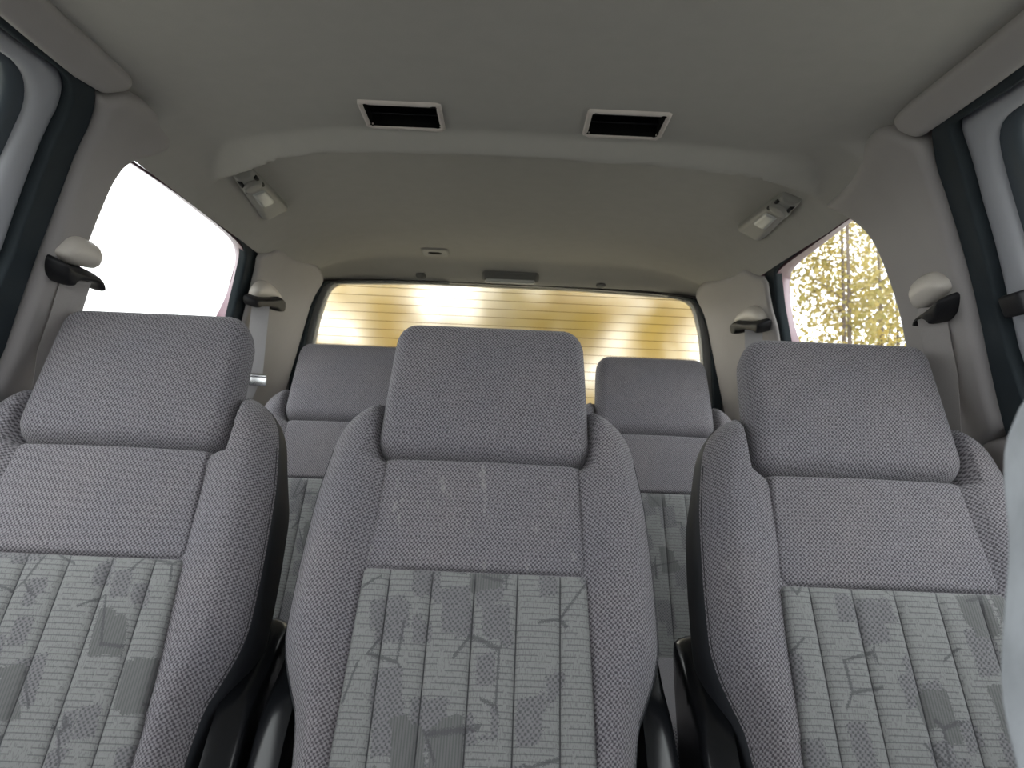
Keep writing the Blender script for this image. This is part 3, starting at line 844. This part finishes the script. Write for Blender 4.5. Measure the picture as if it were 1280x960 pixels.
# ------------------------------------------------------------------ tailgate and rear window
def ypoly(pts, Y): return [tuple(hit_y(px, py, Y)[[0, 2]]) for px, py in pts]
blk = [(414, 351), (397, 355), (388, 370), (379, 392), (371, 426), (367, 456)]
blkr = [(855, 372), (874, 376), (883, 385), (891, 404), (896, 430), (898, 456), (899, 507)]
gl = [(424, 353), (415, 359), (410, 367), (405, 381), (399, 400), (392, 436)]
glr = [(843, 371), (858, 376), (864, 382), (868, 392), (874, 419), (877, 456)]
mid = [(418, 352), (405, 356), (399, 368), (390, 392), (382, 430)]
midr = [(849, 371), (866, 377), (874, 386), (882, 406), (887, 430), (889, 456)]
Yb, Yg = 2.352, 2.385
bot = .12
out_b = ypoly(blk[::-1], Yb)+[(-.3, .485), (.3, .480)]+ypoly(blkr, Yb)+[(.645, bot-.06), (-.675, bot-.06)]
out_m = ypoly(mid[::-1], Yb+.008)+[(-.3, .487), (.3, .484)]+ypoly(midr, Yb+.008)+[(.625, bot-.03), (-.655, bot-.03)]
out_g = ypoly(gl[::-1], Yg)+[(-.3, .4885), (.2, .4885)]+ypoly(glr, Yg)+[(.60, bot), (-.63, bot)]
w1 = empty('window_1', (0, 0, 0), 'rear window with defroster lines and blurred yellow trees', 'window', None, 'structure')
grow = lambda p, a: [((x-XC)*(1+a)+XC, (v-.3)*(1+a)+.3) for x, v in p]
pad('rubber_seal', grow(out_b, .012), plane_y(Yb), M['rubber'], w1, holes=[out_m], h=.02, hb=.01, edge=.006, thick=.006, back=.03)
pad('frame', grow(out_m, .02), plane_y(Yb+.016), M['tailgate'], w1, holes=[out_g], h=.02, hb=.01, edge=.012, thick=.008, back=.02)
gq = grow(out_g, .03)
pad('glass', gq, plane_y(Yg+.006), M['rearpane'], w1, h=.08, hb=.03, edge=0, thick=0, back=.005, round_=0)
bm = bmesh.new()
gp = np.array(out_g)
for k in range(14):
    v = .468-k*.0265
    # clip the wire to the pane's outline
    xs_ = []
    for p, q in zip(gp, np.roll(gp, -1, 0)):
        if (p[1] > v) != (q[1] > v): xs_.append(p[0]+(q[0]-p[0])*(v-p[1])/(q[1]-p[1]))
    if len(xs_) < 2: continue
    a, b = min(xs_)+.004, max(xs_)-.004
    tube(bm, [(a+(b-a)*t, Yg-.001, 1+v) for t in (0, .5, 1)], .0008, 5)
finish(bm, 'defroster_lines', M['defrost'], w1)
o = pad('wall_back', [(-.76, -1.0), (.73, -1.0), (.73, .20), (.66, .5), (.5, .58), (-.53, .58), (-.69, .5), (-.76, .20)], plane_y(2.41), M['tailgate'],
        holes=[grow(out_g, .012)], h=.08, hb=.02, edge=0, thick=0, back=.02, round_=0)
tag(o, 'dark grey tailgate trim around the rear window', 'tailgate', None, 'structure')

# ------------------------------------------------------------------ floor and front end (behind the viewer)
bm = bmesh.new(); box(bm, (-.92, -1.07, -.05), (.89, 2.42, 0), None)
o = finish(bm, 'floor', M['carpet'], smooth_=False); tag(o, 'dark grey carpeted van floor', 'floor', None, 'structure')
bm = bmesh.new(); box(bm, (-.86, -1.06, 0), (.83, -1.04, 1.06), None); box(bm, (-.84, -1.045, .45), (.81, -.62, .98), None, .06, 4)  # unseen front wall, its top raised to hold back windshield light
o = finish(bm, 'wall_front', M['tailgate']); tag(o, 'dashboard and firewall at the front end', 'wall', None, 'structure')

# ------------------------------------------------------------------ seat belts
def belt(root_name, lab, cover_px, guide_px, web, off, guide_th=.033, web_mat='webbing', cover_th=.019, low=None, slot=None, back=None):
    s = 1 if cover_px[0][0] > 640 else -1
    cp = np.array(side_poly(cover_px, -.01))
    c = cp.mean(0)
    org = np.array([XC+s*float(half(c[1], c[0])), c[0], 1+c[1]])
    root = empty(root_name, tuple(org), lab, 'seat belt', 'shoulder belts on the pillars')
    sm = side_map(s, -.011)
    f = lambda u, v, h: sm(u, v, h)-org
    pad('anchor_cover', cp, f, M['cover'], root, h=.008, hb=.005, edge=.022, thick=cover_th, back=.004, round_=2, angle=70)
    gp_ = np.array(side_poly(guide_px, -.02))
    pad('guide_loop', gp_, lambda u, v, h: side_map(s, -.012)(u, v, h)-org, M['black'], root, h=.006, hb=.004, edge=.007, thick=guide_th, back=.002, round_=2, angle=70)
    if back is None: back = (-s*.5, .87, 0)
    pts = [np.array(hit_side(px, py, -o_))+EYE for px, py, o_ in web]
    pts = [p-org for p in pts]
    if low is not None:
        pts.append(np.array([XC+s*float(half(low[1], low[0]))-s*.03, low[0], 1+low[1]])-org)
    bm = bmesh.new()
    ribbon(bm, [Vector(p) for p in pts], [(0, 1, 0)]*len(pts) if back is None else [back]*len(pts), .047)
    finish(bm, 'webbing', M[web_mat], root, 30)
    return root, org
belt('seat_belt', 'shoulder belt with pale anchor cover at the edge of the white side window',
     [(67, 312), (74, 302), (85, 292), (97, 291), (108, 296), (121, 303), (123, 315), (115, 333), (100, 330), (82, 326), (72, 320)],
     [(66, 316), (72, 315), (80, 323), (98, 328), (115, 333), (121, 347), (117, 356), (111, 355), (108, 345), (82, 340), (80, 347), (70, 349), (64, 335)],
     [(99, 338, .018), (96, 348, .026), (84, 388, .030), (66, 440, .030)], 0, low=(1.28, -.9), web_mat='webbing_dark')
belt('seat_belt', 'shoulder belt with pale anchor cover on the pillar right of the tree-filled side window',
     [(1141, 356), (1149, 344), (1160, 338), (1171, 335), (1184, 341), (1192, 352), (1190, 362), (1172, 374), (1155, 386), (1145, 373)],
     [(1150, 403), (1152, 390), (1160, 383), (1172, 375), (1184, 363), (1191, 360), (1193, 372), (1190, 388), (1178, 400), (1174, 392), (1160, 389), (1153, 402)],
     [(1166, 384, .018), (1164, 394, .026), (1170, 425, .030), (1179, 470, .030)], 0, low=(1.28, -.9), web_mat='webbing_dark')
rt, org = belt('seat_belt', 'shoulder belt with steel latch plate between white side window and rear window',
     [(312, 367), (315, 358), (320, 352), (328, 348), (337, 351), (344, 358), (349, 366), (348, 373), (330, 372), (313, 371)],
     [(311, 365), (330, 367), (348, 365), (350, 374), (347, 385), (340, 385), (338, 379), (318, 377), (312, 380), (309, 373)],
     [(327, 373, .012), (326, 381, .024), (322, 420, .05), (317.5, 468, .07)], 0, low=(2.08, -.1), back=(.75, .65, 0))
# steel latch plate riding on that webbing
lp = np.array(hit_side(317, 474, -.08))+EYE-org
bm = bmesh.new()
Mx = Matrix.Translation(lp) @ Matrix.Rotation(math.radians(38), 4, 'Z')
box(bm, (-.034, -.004, -.016), (.034, .004, .016), Mx, .003)
box(bm, (-.030, -.009, .006), (.030, -.003, .013), Mx, .002)
o = finish(bm, 'latch_plate', M['chrome'], rt); o['label'] = 'bare steel latch plate'
belt('seat_belt', 'shoulder belt with pale anchor cover between rear window and tree-filled side window',
     [(921, 397), (924, 391), (930, 385), (941, 379), (951, 384), (957, 393), (958, 401), (940, 402), (922, 402)],
     [(920, 395), (940, 397), (958, 395), (959, 405), (956, 413), (952, 408), (930, 407), (929, 414), (922, 413)],
     [(941, 402, .012), (942, 410, .024), (942, 430, .04), (945, 480, .05)], 0, low=(2.0, -.1), back=(-.75, .65, 0))

# ------------------------------------------------------------------ outside: ground and autumn trees
m, nt, out = mat_new('pale_bounce_ground')
tc = N(nt, 'ShaderNodeTexCoord'); no = N(nt, 'ShaderNodeTexNoise', Scale=2.0, Detail=8.0); nt.links.new(tc.outputs['Object'], no.inputs['Vector'])
b = N(nt, 'ShaderNodeBsdfDiffuse'); nt.links.new(mixc(nt, no.outputs[0], (.26, .26, .22), (.48, .46, .40)), b.inputs[0]); nt.links.new(b.outputs[0], out.inputs[0])  # pale grey, brightened to bounce light up to the ceiling
bm = bmesh.new(); bmesh.ops.create_grid(bm, x_segments=60, y_segments=60, size=60)
for v in bm.verts: v.co.z = -.42+.05*math.sin(v.co.x*.7)*math.cos(v.co.y*.5)
o = finish(bm, 'ground', m); tag(o, 'unseen pale grey ground around the van, brightened to bounce light inside', 'ground', None, 'structure')

LM = [leaf_mat('gold_leaves', (.48, .385, .13), (.55, .445, .17), (.44, .33, .10)),
      leaf_mat('olive_yellow_leaves', (.31, .28, .10), (.43, .35, .14), (.26, .22, .085)),
      leaf_mat('amber_leaves', (.50, .395, .12), (.57, .45, .145), (.45, .33, .095))]
bark = plain('grey_bark', (.16, .13, .11), .9, .1, .4, 12, .6, 60)
def tree(x, y, H, rad, nleaf, lm, leaf, lab, grp, base=.18, clump=40):
    root = empty('autumn_tree', (x, y, -.42), lab, 'tree', grp)
    r0 = .028+.005*H*.5
    lean = (random.uniform(-.25, .25), random.uniform(-.25, .25))
    path = [Vector((lean[0]*t*t+.06*math.sin(5*t), lean[1]*t*t, H*t)) for t in np.linspace(0, 1, 9)]
    bm = bmesh.new(); tube(bm, path, [r0*(1-.85*t) for t in np.linspace(0, 1, 9)], 8)
    tips = []
    for k in range(22):
        t = random.uniform(base, .97); p = path[0].lerp(path[-1], 0) if 0 else Vector((lean[0]*t*t+.06*math.sin(5*t), lean[1]*t*t, H*t))
        a = random.uniform(0, 2*PI); L = rad*(1.05-.55*abs(t-.5)*1.4)*random.uniform(.6, 1.1)
        q = p+Vector((math.cos(a)*L, math.sin(a)*L, L*random.uniform(.1, .7)))
        mid_ = p.lerp(q, .5)+Vector((0, 0, -.04*L))
        tube(bm, [p, mid_, q], [r0*.32*(1.1-t), r0*.2*(1.1-t), .006], 5)
        tips += [q, mid_, p.lerp(q, .75), p.lerp(q, .3)]
    finish(bm, 'trunk', bark, root)
    n_c = len(tips)
    ctr = np.array([tuple(t) for t in tips])
    idx = rng.integers(0, n_c, nleaf)
    P = ctr[idx]+rng.normal(0, rad*.20, (nleaf, 3))
    ax = rng.normal(size=(nleaf, 3)); ax /= np.linalg.norm(ax, axis=1)[:, None]
    bx = np.cross(ax, rng.normal(size=(nleaf, 3))); bx /= np.linalg.norm(bx, axis=1)[:, None]
    cx_ = np.cross(ax, bx)
    sz = leaf*rng.uniform(.6, 1.3, nleaf)[:, None]
    V = np.empty((nleaf, 5, 3))
    V[:, 0] = P-ax*sz*.5; V[:, 1] = P+bx*sz*.36+cx_*sz*.08; V[:, 2] = P+ax*sz*.6; V[:, 3] = P-bx*sz*.36+cx_*sz*.08; V[:, 4] = P-cx_*sz*.05
    F = []
    for i in range(nleaf):
        o = i*5; F += [(o, o+1, o+4), (o+1, o+2, o+4), (o+2, o+3, o+4), (o+3, o, o+4)]
    me = bpy.data.meshes.new('foliage'); me.from_pydata(V.reshape(-1, 3).tolist(), [], F); me.update()
    link('foliage', me, lm, root)
    return root
# seen through the right side window
RT = [(4.6, 10.5, 7.5, 1.1, 0), (5.4, 12.5, 8.5, 1.2, 1), (6.3, 13.0, 8.0, 1.2, 0), (4.9, 14.0, 9.0, 1.3, 1), (7.2, 15.0, 9.5, 1.4, 1), (5.9, 16.5, 9.5, 1.4, 0), (8.6, 17.0, 10, 1.5, 1)]
names = ['nearest slim yellow tree through the right side window', 'second yellow tree through the right side window, olive leaves', 'golden tree at the right side window rim by the pillar',
         'olive yellow tree at the left of the right side window', 'tall olive tree in the right of the right side window', 'tall golden tree far off through the right side window', 'farthest olive tree through the right side window']
for i, (x, y, H, rd, c) in enumerate(RT):
    tree(x, y, H, rd, 3200, LM[(1, 1, 0, 1, 1, 0, 1)[i]], .085, names[i], 'yellow trees beyond the right side window')
# seen through the rear window
BT = [(-2.3, 12, 6.5, 1.3, 2), (-1.25, 13, 7, 1.3, 0), (-.15, 11.5, 6.5, 1.2, 1), (.9, 13.5, 7, 1.3, 2), (1.9, 12, 6.5, 1.3, 2), (-2.6, 16, 8, 1.5, 0), (-.7, 17, 8, 1.5, 2), (1.5, 16.5, 8, 1.5, 0), (3.0, 16.5, 8.5, 1.5, 2)]
for i, (x, y, H, rd, c) in enumerate(BT):
    tree(x, y, H, rd, 4200, LM[c], .13, 'blurred golden tree seen through the rear window', 'golden trees beyond the rear window', base=.1)

# ------------------------------------------------------------------ light
w = bpy.data.worlds.new('overcast_sky'); sc.world = w; w.use_nodes = True
nt = w.node_tree; nt.nodes.clear()
out = nt.nodes.new('ShaderNodeOutputWorld'); bg = N(nt, 'ShaderNodeBackground', Strength=1.0)
tc = N(nt, 'ShaderNodeTexCoord'); no = N(nt, 'ShaderNodeTexNoise', Scale=2.2, Detail=4.0); nt.links.new(tc.outputs['Generated'], no.inputs['Vector'])
nt.links.new(mixc(nt, no.outputs[0], (.90, .95, 1.0), (1.0, 1.0, 1.0)), bg.inputs[0])
nt.links.new(bg.outputs[0], out.inputs[0])

vs = sc.view_settings
vs.view_transform = 'Standard'; vs.look = 'None'; vs.gamma = 1.0; vs.use_curve_mapping = False
vs.exposure = 1.93
sc.cycles.max_bounces = 10
sc.cycles.diffuse_bounces = 6
sc.cycles.transparent_max_bounces = 16
